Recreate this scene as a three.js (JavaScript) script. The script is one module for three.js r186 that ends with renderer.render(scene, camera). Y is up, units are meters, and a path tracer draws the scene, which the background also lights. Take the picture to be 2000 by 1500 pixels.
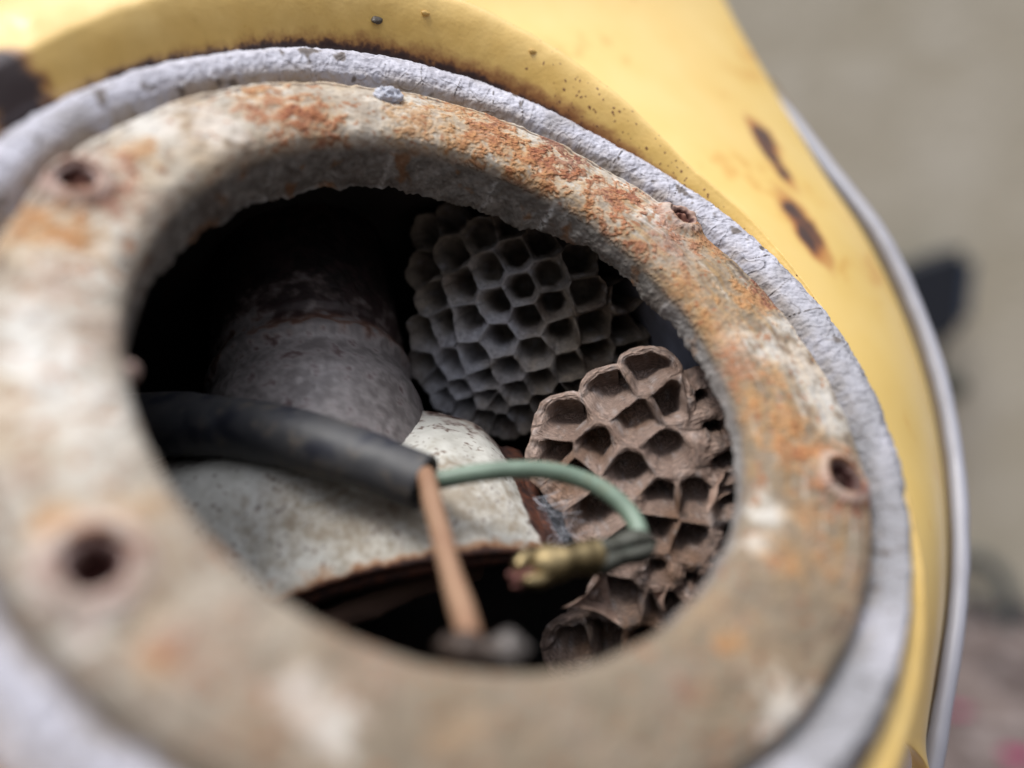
import * as THREE from 'three';
import { ImprovedNoise } from 'three/addons/math/ImprovedNoise.js';
import { mergeGeometries } from 'three/addons/utils/BufferGeometryUtils.js';

// ---------------------------------------------------------------- camera, sky, sun, exposure
const U = 0.052;                                  // one ring radius in metres
const scene = new THREE.Scene();
const camera = new THREE.PerspectiveCamera(50, 4 / 3, 0.004, 60);
camera.position.set(0, 0.75, 0);
camera.rotation.set(-12 * Math.PI / 180, 0, 0);
camera.focus = 2.48 * U;
camera.userData.fStop = 5.0;
camera.updateMatrixWorld(true);

const SUN = new THREE.Vector3(-0.34, 0.89, 0.31).applyQuaternion(camera.quaternion).normalize();
{ // plain overcast sky: brighter towards the zenith, a broad glow round the hidden sun
  const W = 256, H = 128, d = new Float32Array(W * H * 4), p = new THREE.Vector3();
  for (let j = 0; j < H; j++) for (let i = 0; i < W; i++) {
    const el = (j + 0.5) / H * Math.PI - Math.PI / 2, az = (i + 0.5) / W * 2 * Math.PI - Math.PI;
    p.set(Math.cos(el) * Math.cos(az), Math.sin(el), Math.cos(el) * Math.sin(az));
    const g = Math.max(0, p.dot(SUN)), l = (0.07 + 0.6 * Math.max(0, p.y) ** 2) * (1 + 0.9 * g * g * g);
    d.set(p.y > 0 ? [l * 0.95, l * 0.985, l * 1.08, 1] : [0.07, 0.07, 0.07, 1], (j * W + i) * 4);
  }
  const t = new THREE.DataTexture(d, W, H, THREE.RGBAFormat, THREE.FloatType);
  t.mapping = THREE.EquirectangularReflectionMapping; t.minFilter = t.magFilter = THREE.LinearFilter; t.needsUpdate = true;
  scene.background = t; scene.environment = t;
}
const sun = new THREE.DirectionalLight(new THREE.Color(1, 0.965, 0.9), 1.5);
sun.position.copy(camera.position).addScaledVector(SUN, 3);
sun.target.position.copy(camera.position).add(new THREE.Vector3(0, 0, -0.1));
sun.castShadow = true; sun.shadow.radius = 42; sun.shadow.mapSize.set(2048, 2048);
Object.assign(sun.shadow.camera, { left: -0.8, right: 0.8, top: 0.8, bottom: -0.8, near: 0.1, far: 8 });
scene.add(sun, sun.target);
const EXPOSURE = 1.95;

// ---------------------------------------------------------------- helpers
const V = (x, y, z) => new THREE.Vector3(x, y, z);
const rad = d => d * Math.PI / 180, clamp = (x, a = 0, b = 1) => Math.min(b, Math.max(a, x)), mix = (a, b, t) => a + (b - a) * t;
const smooth = (a, b, x) => { const t = clamp((x - a) / (b - a)); return t * t * (3 - 2 * t); };
const NZ = new ImprovedNoise();
const noise = (x, y, z) => NZ.noise(x + 31.7, y + 57.3, z + 11.9);
function fbm(x, y, z, o = 4) { let s = 0, a = 0.5; for (let i = 0; i < o; i++) { s += a * noise(x, y, z); x = x * 2.03 + 5.1; y = y * 2.03 + 1.7; z = z * 2.03 + 9.2; a *= 0.5; } return s; }
function rng(seed) { return () => { seed |= 0; seed = seed + 0x6D2B79F5 | 0; let t = Math.imul(seed ^ seed >>> 15, 1 | seed); t = t + Math.imul(t ^ t >>> 7, 61 | t) ^ t; return ((t ^ t >>> 14) >>> 0) / 4294967296; }; }
const lin = c => { c /= 255; return c <= 0.04045 ? c / 12.92 : ((c + 0.055) / 1.055) ** 2.4; };
const mixc = (a, b, t) => [mix(a[0], b[0], t), mix(a[1], b[1], t), mix(a[2], b[2], t)];

// points of the photograph (2000 x 1500) at a distance along the view axis, in ring radii
const F = 750 / Math.tan(rad(25));
const camPt = (x, y, z) => V((x - 1000) / F * z, -(y - 750) / F * z, -z);
const at = (x, y, z) => camPt(x, y, z).multiplyScalar(U).applyMatrix4(camera.matrixWorld);           // world, z in ring radii
const ringC = V(-0.07816, 0.08438, -1.8608), ringX = V(0.90904, 0, -0.41671), ringY = V(-0.25717, 0.78686, -0.561), ringN = V(0.32789, 0.61714, 0.71528);
const local = p => { const q = p.clone().sub(ringC); return V(q.dot(ringX), q.dot(ringY), q.dot(ringN)); };   // camera units -> ring frame units
const L = (x, y, z) => local(camPt(x, y, z)).multiplyScalar(U);                                       // ring frame, metres
const onRing = (x, y, h = 0) => { const d = V((x - 1000) / F, -(y - 750) / F, -1), o = ringC.clone().addScaledVector(ringN, h); return local(d.multiplyScalar(o.dot(ringN) / d.dot(ringN))); };  // ring plane, units
const ringPos = ringC.clone().multiplyScalar(U).applyMatrix4(camera.matrixWorld);
const ringQ = camera.quaternion.clone().multiply(new THREE.Quaternion().setFromRotationMatrix(new THREE.Matrix4().makeBasis(ringX, ringY, ringN)));

const used = {};
function numbered(n) { used[n] = (used[n] || 0) + 1; return used[n] === 1 ? n : `${n}_${String(used[n] - 1).padStart(3, '0')}`; }
function tag(o, label, category, group, kind) { if (label) o.userData.label = label; if (category) o.userData.category = category; if (group) o.userData.group = group; if (kind) o.userData.kind = kind; return o; }
// a thing whose parts are written in the ring's frame; its origin is moved to `o` (ring frame, metres)
function thing(name, label, category, o = V(0, 0, 0), group) {
  const g = new THREE.Group(); g.name = numbered(name); g.quaternion.copy(ringQ);
  g.position.copy(o.clone().applyQuaternion(ringQ).add(ringPos)); g.userData.origin0 = undefined; delete g.userData.origin0;
  g.o = o; scene.add(g); return tag(g, label, category, group);
}
function part(name, geo, m, parent, shift) {
  if (shift) geo.translate(-shift.x, -shift.y, -shift.z);
  const o = new THREE.Mesh(geo, m); o.name = name; o.castShadow = o.receiveShadow = true; (parent || scene).add(o); return o;
}
// a sheet from fn(u, v) -> Vector3 ; optional colour fn(u, v, p) -> linear rgb ; wrap closes u
function sheet(nu, nv, fn, { wrap = false, color = null, flip = false, uv = null } = {}) {
  const g = new THREE.BufferGeometry(), P = [], T = [], I = [], K = [];
  for (let j = 0; j <= nv; j++) for (let i = 0; i <= nu; i++) {
    const p = fn(i / nu, j / nv); P.push(p.x, p.y, p.z);
    const t = uv ? uv(i / nu, j / nv) : [i / nu, j / nv]; T.push(t[0], t[1]);
    if (color) K.push(...color(i / nu, j / nv, p));
  }
  for (let j = 0; j < nv; j++) for (let i = 0; i < nu; i++) { const a = j * (nu + 1) + i, b = a + 1, c = a + nu + 1, d = c + 1; flip ? I.push(a, c, b, b, c, d) : I.push(a, b, c, b, d, c); }
  g.setAttribute('position', new THREE.Float32BufferAttribute(P, 3)); g.setAttribute('uv', new THREE.Float32BufferAttribute(T, 2));
  if (color) g.setAttribute('color', new THREE.Float32BufferAttribute(K, 3));
  g.setIndex(I); g.computeVertexNormals();
  if (wrap) { const n = g.attributes.normal; for (let j = 0; j <= nv; j++) { const a = j * (nu + 1), b = a + nu, s = V(n.getX(a) + n.getX(b), n.getY(a) + n.getY(b), n.getZ(a) + n.getZ(b)).normalize(); n.setXYZ(a, s.x, s.y, s.z); n.setXYZ(b, s.x, s.y, s.z); } }
  return g;
}
function sweep(curve, radius, nu, nv, { color = null, bump = null, ends = true } = {}) {
  const fr = curve.computeFrenetFrames(nu, false), P = [...Array(nu + 1)].map((_, i) => curve.getPointAt(i / nu));
  const e = ends ? 3 : 0;                                       // closed, rounded ends
  return sheet(nu + 2 * e, nv, (u, v) => {
    let k = Math.round(u * (nu + 2 * e)) - e, s = 1, push = 0;
    if (k < 0) { s = [0, 0.55, 0.87][k + 3] ?? 0; push = -(1 - s) * 0.9; k = 0; } else if (k > nu) { s = [0.87, 0.55, 0][k - nu - 1]; push = (1 - s) * 0.9; k = nu; }
    const a = v * 2 * Math.PI, r = radius(k / nu), n = fr.normals[k].clone().multiplyScalar(Math.cos(a)).addScaledVector(fr.binormals[k], Math.sin(a));
    const p = P[k].clone().addScaledVector(n, r * s).addScaledVector(fr.tangents[k], push * r);
    if (bump) p.addScaledVector(n, bump(k / nu, a, p) * s);
    return p;
  }, { color, flip: true });
}
const curveOf = (pts, t = 0.5) => new THREE.CatmullRomCurve3(pts, false, 'centripetal', t);
function periodic(tab) {                                         // smooth periodic table of [degrees, value...]
  const n = tab.length;
  return (deg) => {
    let d = ((deg - tab[0][0]) % 360 + 360) % 360 + tab[0][0], k = n - 1; for (let i = 0; i < n; i++) if (tab[i][0] <= d) k = i;
    const A = k2 => { const w = Math.floor(k2 / n), i = ((k2 % n) + n) % n; return [tab[i][0] + 360 * w, tab[i]]; };
    const [[x0, y0], [x1, y1], [x2, y2], [x3, y3]] = [A(k - 1), A(k), A(k + 1), A(k + 2)], h = x2 - x1, t = (d - x1) / h;
    return y1.slice(1).map((_, c) => { const i = c + 1, m1 = (y2[i] - y0[i]) / (x2 - x0) * h, m2 = (y3[i] - y1[i]) / (x3 - x1) * h, t2 = t * t, t3 = t2 * t; return (2 * t3 - 3 * t2 + 1) * y1[i] + (t3 - 2 * t2 + t) * m1 + (3 * t2 - 2 * t3) * y2[i] + (t3 - t2) * m2; });
  };
}
// textures: fn(u, v) -> [r, g, b (sRGB 0..255), height 0..1, roughness 0..1]
function maps(w, h, fn, wrapS = true) {
  const c = new Uint8Array(w * h * 4), b = new Uint8Array(w * h * 4), ro = new Uint8Array(w * h * 4);
  for (let j = 0; j < h; j++) for (let i = 0; i < w; i++) {
    const q = fn((i + 0.5) / w, (j + 0.5) / h), k = (j * w + i) * 4;
    for (let n = 0; n < 3; n++) { c[k + n] = clamp(q[n], 0, 255); b[k + n] = clamp(q[3]) * 255; ro[k + n] = clamp(q[4] ?? 0.8) * 255; }
    c[k + 3] = b[k + 3] = ro[k + 3] = 255;
  }
  const mk = (d, s) => { const t = new THREE.DataTexture(d, w, h); t.magFilter = THREE.LinearFilter; t.minFilter = THREE.LinearFilter; t.wrapS = wrapS ? THREE.RepeatWrapping : THREE.ClampToEdgeWrapping; t.wrapT = wrapS === 2 ? THREE.RepeatWrapping : THREE.ClampToEdgeWrapping; if (s) t.colorSpace = THREE.SRGBColorSpace; t.needsUpdate = true; return t; };
  return { map: mk(c, true), bumpMap: mk(b), roughnessMap: mk(ro) };
}
const mat = (o) => new THREE.MeshStandardMaterial({ roughness: 1, side: THREE.DoubleSide, ...o });
const phys = (o) => new THREE.MeshPhysicalMaterial({ roughness: 1, side: THREE.DoubleSide, ...o });

// ---------------------------------------------------------------- ground and wall behind
{
  const fl = maps(512, 512, (u, v) => {
    const n = fbm(u * 9, v * 9, 1, 5), s = fbm(u * 60, v * 60, 4, 3), w = smooth(0.1, 0.3, fbm(u * 22, v * 22, 7, 3));
    let c = mixc([70, 60, 59], [112, 99, 95], clamp(0.5 + n * 1.4)); c = mixc(c, [150, 142, 142], w * 0.6);
    return [...c.map(x => x + s * 30), 0.5 + n * 0.4 + s * 0.4, 0.85];
  }, 2);
  const floor = part('floor', sheet(1, 1, (u, v) => V((u - 0.5) * 9, 0, -1.6 + v * 7), { uv: (u, v) => [u * 9, v * 7], flip: true }), mat({ ...fl, bumpScale: 0.003 }), scene); tag(floor, null, null, null, 'structure');
  const wl = maps(512, 512, (u, v) => {
    const n = fbm(u * 5, v * 5, 21, 5), s = fbm(u * 50, v * 50, 24, 3);
    return [...mixc([202, 192, 170], [220, 212, 194], clamp(0.5 + n * 1.3)).map(x => x + s * 14), 0.5 + s * 0.7 + n * 0.3, 0.8];
  }, 2);
  const g = new THREE.BoxGeometry(9, 2.2, 0.12); const uv = g.attributes.uv; for (let i = 0; i < uv.count; i++) uv.setXY(i, uv.getX(i) * 9, uv.getY(i) * 2.2);
  const wall = part('wall', g, mat({ ...wl, bumpScale: 0.002 }), scene); wall.position.set(0, 1.1, -1.535); tag(wall, null, null, null, 'structure');
}
const wallHit = (x, y, off = 0) => { const p = at(x, y, 1), d = p.sub(camera.position), t = (-1.475 + off - camera.position.z) / d.z; return camera.position.clone().addScaledVector(d, t); };
const floorHit = (x, y, h = 0) => { const p = at(x, y, 1), d = p.sub(camera.position), t = (h - camera.position.y) / d.y; return camera.position.clone().addScaledVector(d, t); };

// ---------------------------------------------------------------- the yellow housing
const housing = thing('lamp_housing', 'yellow painted metal housing with a rusty round opening, grey gasket and pale edge trim', 'metal housing');
const holeDelta = t => -0.0174 * Math.cos(t) + 0.0148 * Math.sin(t) - 0.017 * Math.cos(2 * t) - 0.0092 * Math.sin(2 * t) + 0.0036 * Math.cos(3 * t);
const grooveDelta = t => 0.0005 * Math.cos(t) - 0.004 * Math.sin(t) + 0.0035 * Math.cos(2 * t) - 0.0101 * Math.sin(2 * t) + 0.0107 * Math.cos(3 * t) - 0.0102 * Math.sin(3 * t) - 0.004;
const wallDepth = periodic([[-150, 0.19], [-90, 0.15], [-40, 0.085], [-15, 0.09], [0, 0.1], [20, 0.115], [36, 0.115], [47, 0.13], [63, 0.18], [98, 0.172], [130, 0.178], [175, 0.19]]);
const gasketR = periodic([[-170, 1.14], [-120, 1.15], [-80, 1.14], [-56, 1.132], [-34, 1.12], [-22, 1.137], [-1, 1.17], [15, 1.172], [32, 1.15], [52, 1.118], [70, 1.146], [90, 1.178], [102, 1.176], [114, 1.16], [133, 1.146], [160, 1.14]]);

// stains of the ring face, read off the photograph as places on its plane: x, y, size, strength, kind
const stains = [
  [530, 215, 45, 1, 0], [600, 235, 42, 1, 0], [640, 255, 30, 0.7, 0], [500, 190, 22, 0.7, 1], [820, 238, 45, 0.8, 1], [890, 215, 30, 0.7, 1], [960, 262, 45, 1, 0], [985, 285, 32, 0.9, 0], [900, 270, 30, 0.6, 1],
  [1010, 300, 40, 0.7, 1], [1090, 290, 26, 1, 2], [1100, 325, 36, 1, 2], [1060, 330, 40, 0.9, 0], [1040, 345, 30, 0.8, 1], [1190, 385, 36, 0.8, 0], [1235, 390, 25, 0.8, 0], [1170, 440, 40, 0.9, 0], [1230, 480, 35, 0.7, 0], [1130, 400, 25, 0.6, 1],
  [270, 300, 32, 0.9, 1], [240, 330, 26, 0.5, 3], [150, 360, 75, 0.8, 3], [90, 450, 55, 0.9, 1], [140, 470, 60, 0.6, 1], [40, 440, 40, 0.6, 1], [230, 400, 40, 0.5, 3], [110, 550, 50, 0.4, 3],
  [120, 1020, 45, 0.8, 1], [185, 1110, 90, 0.7, 3], [260, 1000, 60, 0.5, 1], [340, 1270, 55, 0.6, 3], [310, 1300, 40, 0.5, 1], [60, 930, 40, 0.4, 3], [450, 1240, 70, 0.3, 3], [540, 1400, 80, 0.3, 3], [900, 1420, 60, 0.35, 1], [700, 1330, 70, 0.25, 3],
  [1420, 1260, 26, 0.6, 1], [1340, 1355, 30, 0.5, 3], [1380, 1180, 60, 0.35, 1], [1520, 1100, 45, 0.6, 1], [1600, 1100, 50, 0.5, 1], [1640, 940, 55, 0.9, 3], [1660, 960, 40, 0.7, 2], [1570, 1000, 40, 0.5, 1], [1490, 1290, 70, 0.3, 1],
  [1480, 590, 30, 0.9, 1], [1500, 575, 24, 1, 2], [1450, 580, 20, 0.8, 1], [1340, 560, 45, 0.6, 1], [1400, 640, 50, 0.55, 1], [1430, 720, 45, 0.5, 0], [1510, 740, 25, 0.7, 1], [1530, 820, 38, 0.8, 1], [1530, 870, 40, 0.7, 1], [1550, 890, 30, 0.6, 0], [1470, 800, 50, 0.5, 1], [1600, 890, 50, 0.5, 1], [1330, 425, 50, 0.8, 3], [1345, 430, 22, 0.9, 2], [1380, 470, 40, 0.7, 1], [1310, 480, 40, 0.5, 3], [1560, 700, 40, 0.3, 1], [1590, 640, 16, 0.8, 2],
  [1430, 690, 40, 0.4, 3], [700, 200, 60, 0.15, 1], [400, 250, 60, 0.15, 3], [200, 640, 60, 0.3, 3],
].map(([x, y, s, k, t]) => { const p = onRing(x, y), q = onRing(x + s, y), r = onRing(x, y + s); return [p.x, p.y, (p.distanceTo(q) + p.distanceTo(r)) / 2, k, t]; });
const white = [[1560, 720, 50], [1600, 780, 45], [1620, 830, 30], [1500, 690, 30], [1440, 660, 30], [1545, 640, 40], [1500, 1000, 30], [1480, 1060, 25], [90, 700, 80], [120, 800, 80], [60, 620, 60], [300, 240, 60], [420, 250, 50], [1550, 1400, 55], [590, 1370, 50], [640, 1420, 55], [220, 1190, 40], [170, 1240, 40], [1290, 400, 30], [1270, 420, 30], [1220, 360, 20], [250, 290, 22]].map(([x, y, s]) => { const p = onRing(x, y), q = onRing(x + s, y); return [p.x, p.y, p.distanceTo(q) * 1.1]; });
const holes = [[150, 360, 0.042], [185, 1112, 0.05], [1330, 428, 0.04], [1640, 938, 0.042]].map(([x, y, s]) => { const p = onRing(x, y); return [p.x, p.y, s]; });
// cross-section of the ring: [r, z] from the groove over the face and down the wall
const ringProfile = [[1.05, -0.085], [1.01, -0.06], [0.998, -0.012], [0.985, 0.0], [0.95, 0.004], [0.87, 0.01], [0.80, 0.007], [0.76, 0.0], [0.738, -0.014], [0.726, -0.04], [0.724, -0.1], [0.728, -0.2], [0.76, -0.215], [0.86, -0.19], [1.0, -0.17]];
const rpLen = [0]; for (let i = 1; i < ringProfile.length; i++) rpLen.push(rpLen[i - 1] + Math.hypot(ringProfile[i][0] - ringProfile[i - 1][0], ringProfile[i][1] - ringProfile[i - 1][1]));
function ringAt(v) {
  const s = v * rpLen[rpLen.length - 1]; let k = 0; while (k < rpLen.length - 2 && rpLen[k + 1] < s) k++;
  const t = (s - rpLen[k]) / (rpLen[k + 1] - rpLen[k]), a = ringProfile[Math.max(0, k - 1)], b = ringProfile[k], c = ringProfile[k + 1], d = ringProfile[Math.min(ringProfile.length - 1, k + 2)];
  const cr = i => { const m1 = (c[i] - a[i]) / 2, m2 = (d[i] - b[i]) / 2, t2 = t * t, t3 = t2 * t; return mix((2 * t3 - 3 * t2 + 1) * b[i] + (t3 - 2 * t2 + t) * m1 + (3 * t2 - 2 * t3) * c[i] + (t3 - t2) * m2, mix(b[i], c[i], t), 0.5); };
  return [cr(0), cr(1)];
}
function ringPoint(u, v) {                                        // units, before the small relief
  const t = u * 2 * Math.PI, [r0, z0] = ringAt(v), w = smooth(0.99, 0.76, r0);
  const r = r0 + holeDelta(t) * (z0 < -0.205 ? 0.7 : w) + grooveDelta(t) * smooth(0.8, 0.98, r0);
  const z = z0 < -0.04 && r0 < 0.99 ? mix(-0.04, z0, 1) * (z0 < -0.04 ? mix(1, wallDepth(u * 360)[0] / 0.2, smooth(-0.04, -0.2, z0)) : 1) : z0;
  return V(r * Math.cos(t), r * Math.sin(t), z);
}
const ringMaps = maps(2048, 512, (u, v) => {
  const p = ringPoint(u, v), [r0, z0] = ringAt(v), wall = smooth(-0.02, -0.07, z0) * (r0 < 0.9 ? 1 : 0);
  const x = p.x * 6, y = p.y * 6, z = p.z * 6;
  const n = fbm(x, y, z, 5), n2 = fbm(x * 4 + 7, y * 4, z * 4, 4), n3 = fbm(x * 14, y * 14, z * 14 + 3, 3), ang = Math.atan2(p.y, p.x);
  const streak = fbm(Math.cos(ang) * 10, Math.sin(ang) * 10, r0 * 46, 3);
  // lime-grey old paint, warmer and dirtier in patches, with painted shade at lower right
  let c = mixc([176, 167, 153], [208, 202, 193], clamp(0.5 + n * 1.3 + n2 * 0.7));
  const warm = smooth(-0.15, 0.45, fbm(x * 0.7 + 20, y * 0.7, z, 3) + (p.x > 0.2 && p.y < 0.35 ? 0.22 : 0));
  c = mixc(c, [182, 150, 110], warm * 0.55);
  c = mixc(c, [118, 104, 86], smooth(-0.3, 0.55, p.x * 0.65 - p.y * 0.85 + n * 0.6 + n2 * 0.2) * 0.84);  // shade over the lower, nearer side, put into the colour
  c = mixc(c, [142, 128, 114], smooth(-0.05, 0.3, fbm(x * 1.4 + 60, y * 1.4, z, 5)) * 0.5);
  c = mixc(c, [134, 112, 92], smooth(0.1, 0.36, n2 + streak * 0.5) * 0.5);
  { const rs = smooth(-0.95, -0.5, ang) * smooth(1.1, 0.7, ang), s1 = fbm(ang * 5 + 3, r0 * 50, 2, 4), s2 = fbm(ang * 9 + 30, r0 * 80, 5, 3); c = mixc(c, [178, 132, 74], smooth(0.0, 0.3, s1 + n * 0.4) * 0.42 * rs); c = mixc(c, [116, 92, 76], smooth(0.08, 0.35, s2 + n * 0.3) * 0.55 * rs); c = mixc(c, [222, 219, 213], smooth(0.1, 0.4, -s1 + s2 * 0.4) * 0.5 * rs); }
  c = mixc(c, [92, 76, 64], smooth(0.009, 0.003, Math.abs(r0 - 0.972 + n2 * 0.012)) * smooth(-0.2, 0.15, n2 + n * 0.6 + 0.1) * 0.8);
  let wh = 0; for (const q of white) { const d = Math.hypot(p.x - q[0], p.y - q[1]) / q[2]; if (d < 2.2) wh = Math.max(wh, smooth(1.5, 0.3, d + n2 * 1.6 + n3 * 0.6)); }
  c = mixc(c, [232, 231, 228], wh * 0.6 * (1 - wall));
  let h = 0.5 + n * 0.25 + n2 * 0.3 + n3 * 0.22 + wh * 0.12;
  for (const q of stains) {
    const d = Math.hypot(p.x - q[0], p.y - q[1]) / q[2]; if (d > 2.4 || wall > 0.7) continue;
    const m0 = smooth(1.35, 0.15, d + n2 * 2.3 + n3 * 1.6 + n * 0.5) * q[3];
    if (m0 <= 0) continue; const m = mix(m0, smooth(0.32, 0.6, m0), 0.65);
    const halo = smooth(1.9, 0.4, d + n2 * 1.2) * q[3];
    c = mixc(c, q[4] === 3 ? [170, 128, 104] : [192, 150, 104], halo * 0.42 * (1 - wall));
    const col = q[4] === 0 ? mixc([160, 90, 54], [112, 50, 34], clamp(0.4 + n3 * 2.4)) : q[4] === 1 ? mixc([184, 134, 84], [150, 96, 56], clamp(0.5 + n3 * 2)) : q[4] === 2 ? mixc([98, 38, 36], [70, 30, 26], clamp(0.5 + n3 * 2)) : mixc([158, 104, 84], [120, 78, 66], clamp(0.5 + n3 * 2));
    c = mixc(c, col, m * (0.6 + n3 * 0.7) * (1 - wall)); h -= m * 0.09 - n3 * m * 0.2;
  }
  // small rust freckles everywhere
  const fr = smooth(0.2, 0.3, fbm(x * 7 + 40, y * 7, z * 7, 2) + n * 0.12); c = mixc(c, [150, 92, 58], fr * 0.6);
  if (wall > 0) {
    let k = mixc([96, 91, 86], [138, 133, 128], clamp(0.5 + n2 * 1.5 + n3 * 0.9));  // grey-brown grime, darker than the face as painted shade
    k = mixc(k, [124, 84, 54], smooth(0.12, 0.3, fbm(x * 2 + 90, y * 2, z * 2, 3)) * 0.8);
    k = mixc(k, [84, 74, 68], smooth(0.02, 0.25, n + n3 * 0.4) * 0.5);
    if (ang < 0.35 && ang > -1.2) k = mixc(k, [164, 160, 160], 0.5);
    for (const [a, w] of [[94, 0.5], [56, 1], [70, 0.5], [52, 0.4], [120, 0.4]]) k = mixc(k, [206, 206, 206], smooth(0.022, 0.0, Math.abs(ang - rad(a) + n2 * 0.025 + (p.z + 0.1) * 0.12)) * w * 0.8 * smooth(-0.3, 0.2, n3 + n2));
    c = mixc(c, k, wall);
  }
  for (const q of holes) { const d = Math.hypot(p.x - q[0], p.y - q[1]) / q[2]; if (d < 2) { c = mixc(c, [84, 44, 38], smooth(1.25, 0.7, d + n2 * 0.5)); c = mixc(c, [196, 180, 176], smooth(1.2, 1.4, d + n2 * 0.3) * smooth(1.9, 1.6, d + n2 * 0.3) * 0.5); } }
  const crack = z0 < -0.03 && r0 > 0.97 ? 1 : 0; if (crack) c = mixc(c, [104, 92, 82], 0.7);
  return [...c, h, 0.88];
});
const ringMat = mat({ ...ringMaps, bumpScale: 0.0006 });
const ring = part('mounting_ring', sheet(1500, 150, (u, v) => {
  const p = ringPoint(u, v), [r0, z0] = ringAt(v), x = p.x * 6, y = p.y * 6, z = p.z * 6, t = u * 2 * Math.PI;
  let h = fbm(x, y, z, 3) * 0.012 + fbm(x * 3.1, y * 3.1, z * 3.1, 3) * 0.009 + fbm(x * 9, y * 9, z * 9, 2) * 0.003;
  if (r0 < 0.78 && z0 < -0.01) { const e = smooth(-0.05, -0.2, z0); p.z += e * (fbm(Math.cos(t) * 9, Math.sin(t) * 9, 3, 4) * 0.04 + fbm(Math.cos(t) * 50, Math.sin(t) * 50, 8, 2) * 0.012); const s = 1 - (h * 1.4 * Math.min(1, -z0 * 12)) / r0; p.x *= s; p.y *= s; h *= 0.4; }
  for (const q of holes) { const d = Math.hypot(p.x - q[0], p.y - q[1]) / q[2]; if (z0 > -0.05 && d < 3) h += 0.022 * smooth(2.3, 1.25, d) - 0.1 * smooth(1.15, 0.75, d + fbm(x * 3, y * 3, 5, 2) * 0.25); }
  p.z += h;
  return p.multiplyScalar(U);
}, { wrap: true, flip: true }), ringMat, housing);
tag(ring, 'rust-stained white metal ring around the opening');
// collars of the four screw holes, and the lump of old paint on the ring
const collarMat = mat({ color: new THREE.Color().setRGB(lin(176), lin(150), lin(140)), roughness: 0.8 }), deepMat = mat({ color: new THREE.Color().setRGB(0.035, 0.014, 0.012) });
for (const [k, q] of holes.entries()) {
  const s = q[2] * U, c = V(q[0] * U, q[1] * U, 0.012 * U);
  const prof = [[0.62, -1.9], [0.7, -0.7], [0.8, -0.1], [1.0, 0.16], [1.22, 0.1], [1.4, -0.25]].map(([r, z]) => new THREE.Vector2(r * s, z * s));
  const g = sheet(48, 15, (u, v) => { const i = v * 5, a = prof[Math.floor(Math.min(i, 4.999))], b = prof[Math.min(5, Math.floor(Math.min(i, 4.999)) + 1)], t = Math.min(1, i - Math.floor(Math.min(i, 4.999))), an = u * 2 * Math.PI, w = 1 + 0.16 * noise(Math.cos(an) * 1.7 + k * 9, Math.sin(an) * 1.7, v * 2); return V(mix(a.x, b.x, t) * w * Math.cos(an), mix(a.x, b.x, t) * w * Math.sin(an), mix(a.y, b.y, t) * (k === 2 ? 0.7 : 1) + s * 0.2 * noise(Math.cos(an) * 3, Math.sin(an) * 3, k * 5)); }, { wrap: true, color: (u, v, p) => { const d = Math.hypot(p.x, p.y) / s, n = noise(p.x / s * 2 + k, p.y / s * 2, 3); const c1 = k === 3 ? [92, 70, 62] : k === 2 ? [166, 136, 122] : [192, 168, 160]; return mixc([58, 26, 22], c1, smooth(0.72, 0.98, d + n * 0.25)).map(lin); } });
  g.translate(c.x, c.y, c.z);
  part('screw_hole', g, mat({ vertexColors: true, roughness: 0.75 }), ring);
  if (k !== 1) {                                                // rusty remains of the screw, sunk in the hole
    const e = sheet(40, 14, (u, v) => { const a = u * 2 * Math.PI, rr = v * s * 0.8, x = rr * Math.cos(a), y = rr * Math.sin(a), slot = Math.exp(-(((x * 0.5 + y * 0.86) / (s * 0.16)) ** 2)); return V(x, y, s * (k === 2 ? -0.15 : -0.42) + s * (0.3 * noise(x / s * 2.4 + k * 5, y / s * 2.4, 1) - 0.35 * slot - 0.3 * v ** 6)); }, { wrap: true, color: (u, v, p) => mixc([92, 52, 42], [148, 104, 88], clamp(0.5 + 1.4 * noise(p.x / s * 3, p.y / s * 3, k + 2))).map(x => lin(k === 3 ? x * 0.6 : x)) });
    e.translate(c.x, c.y, c.z); part('screw_stub', e, mat({ vertexColors: true, roughness: 0.8 }), ring);
  }
}
{
  const q = onRing(757, 194), g = sheet(40, 20, (u, v) => { const a = u * 2 * Math.PI, b = v * Math.PI / 2, n = V(Math.cos(a) * Math.sin(b), Math.sin(a) * Math.sin(b), Math.cos(b)), r = 0.037 * (1 + 0.55 * fbm(n.x * 3, n.y * 3, n.z * 3 + 4, 3)); return V(n.x * r * 1.15, n.y * r * 0.9, n.z * r * 0.8 - 0.004).add(V(q.x, q.y, 0.008)).multiplyScalar(U); }, { wrap: true });
  part('paint_lump', g, mat({ color: new THREE.Color().setRGB(lin(190), lin(192), lin(204)), roughness: 0.8 }), ring);
  const q2 = onRing(250, 700, -0.02), g2 = sheet(24, 14, (u, v) => { const a = u * 2 * Math.PI, b = v * Math.PI, n = V(Math.cos(a) * Math.sin(b), Math.sin(a) * Math.sin(b), Math.cos(b)); return n.multiplyScalar(0.02).add(V(q2.x + 0.0, q2.y, -0.06)).multiplyScalar(U); }, { wrap: true });
  part('paint_lump', g2, collarMat, ring);
}
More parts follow.
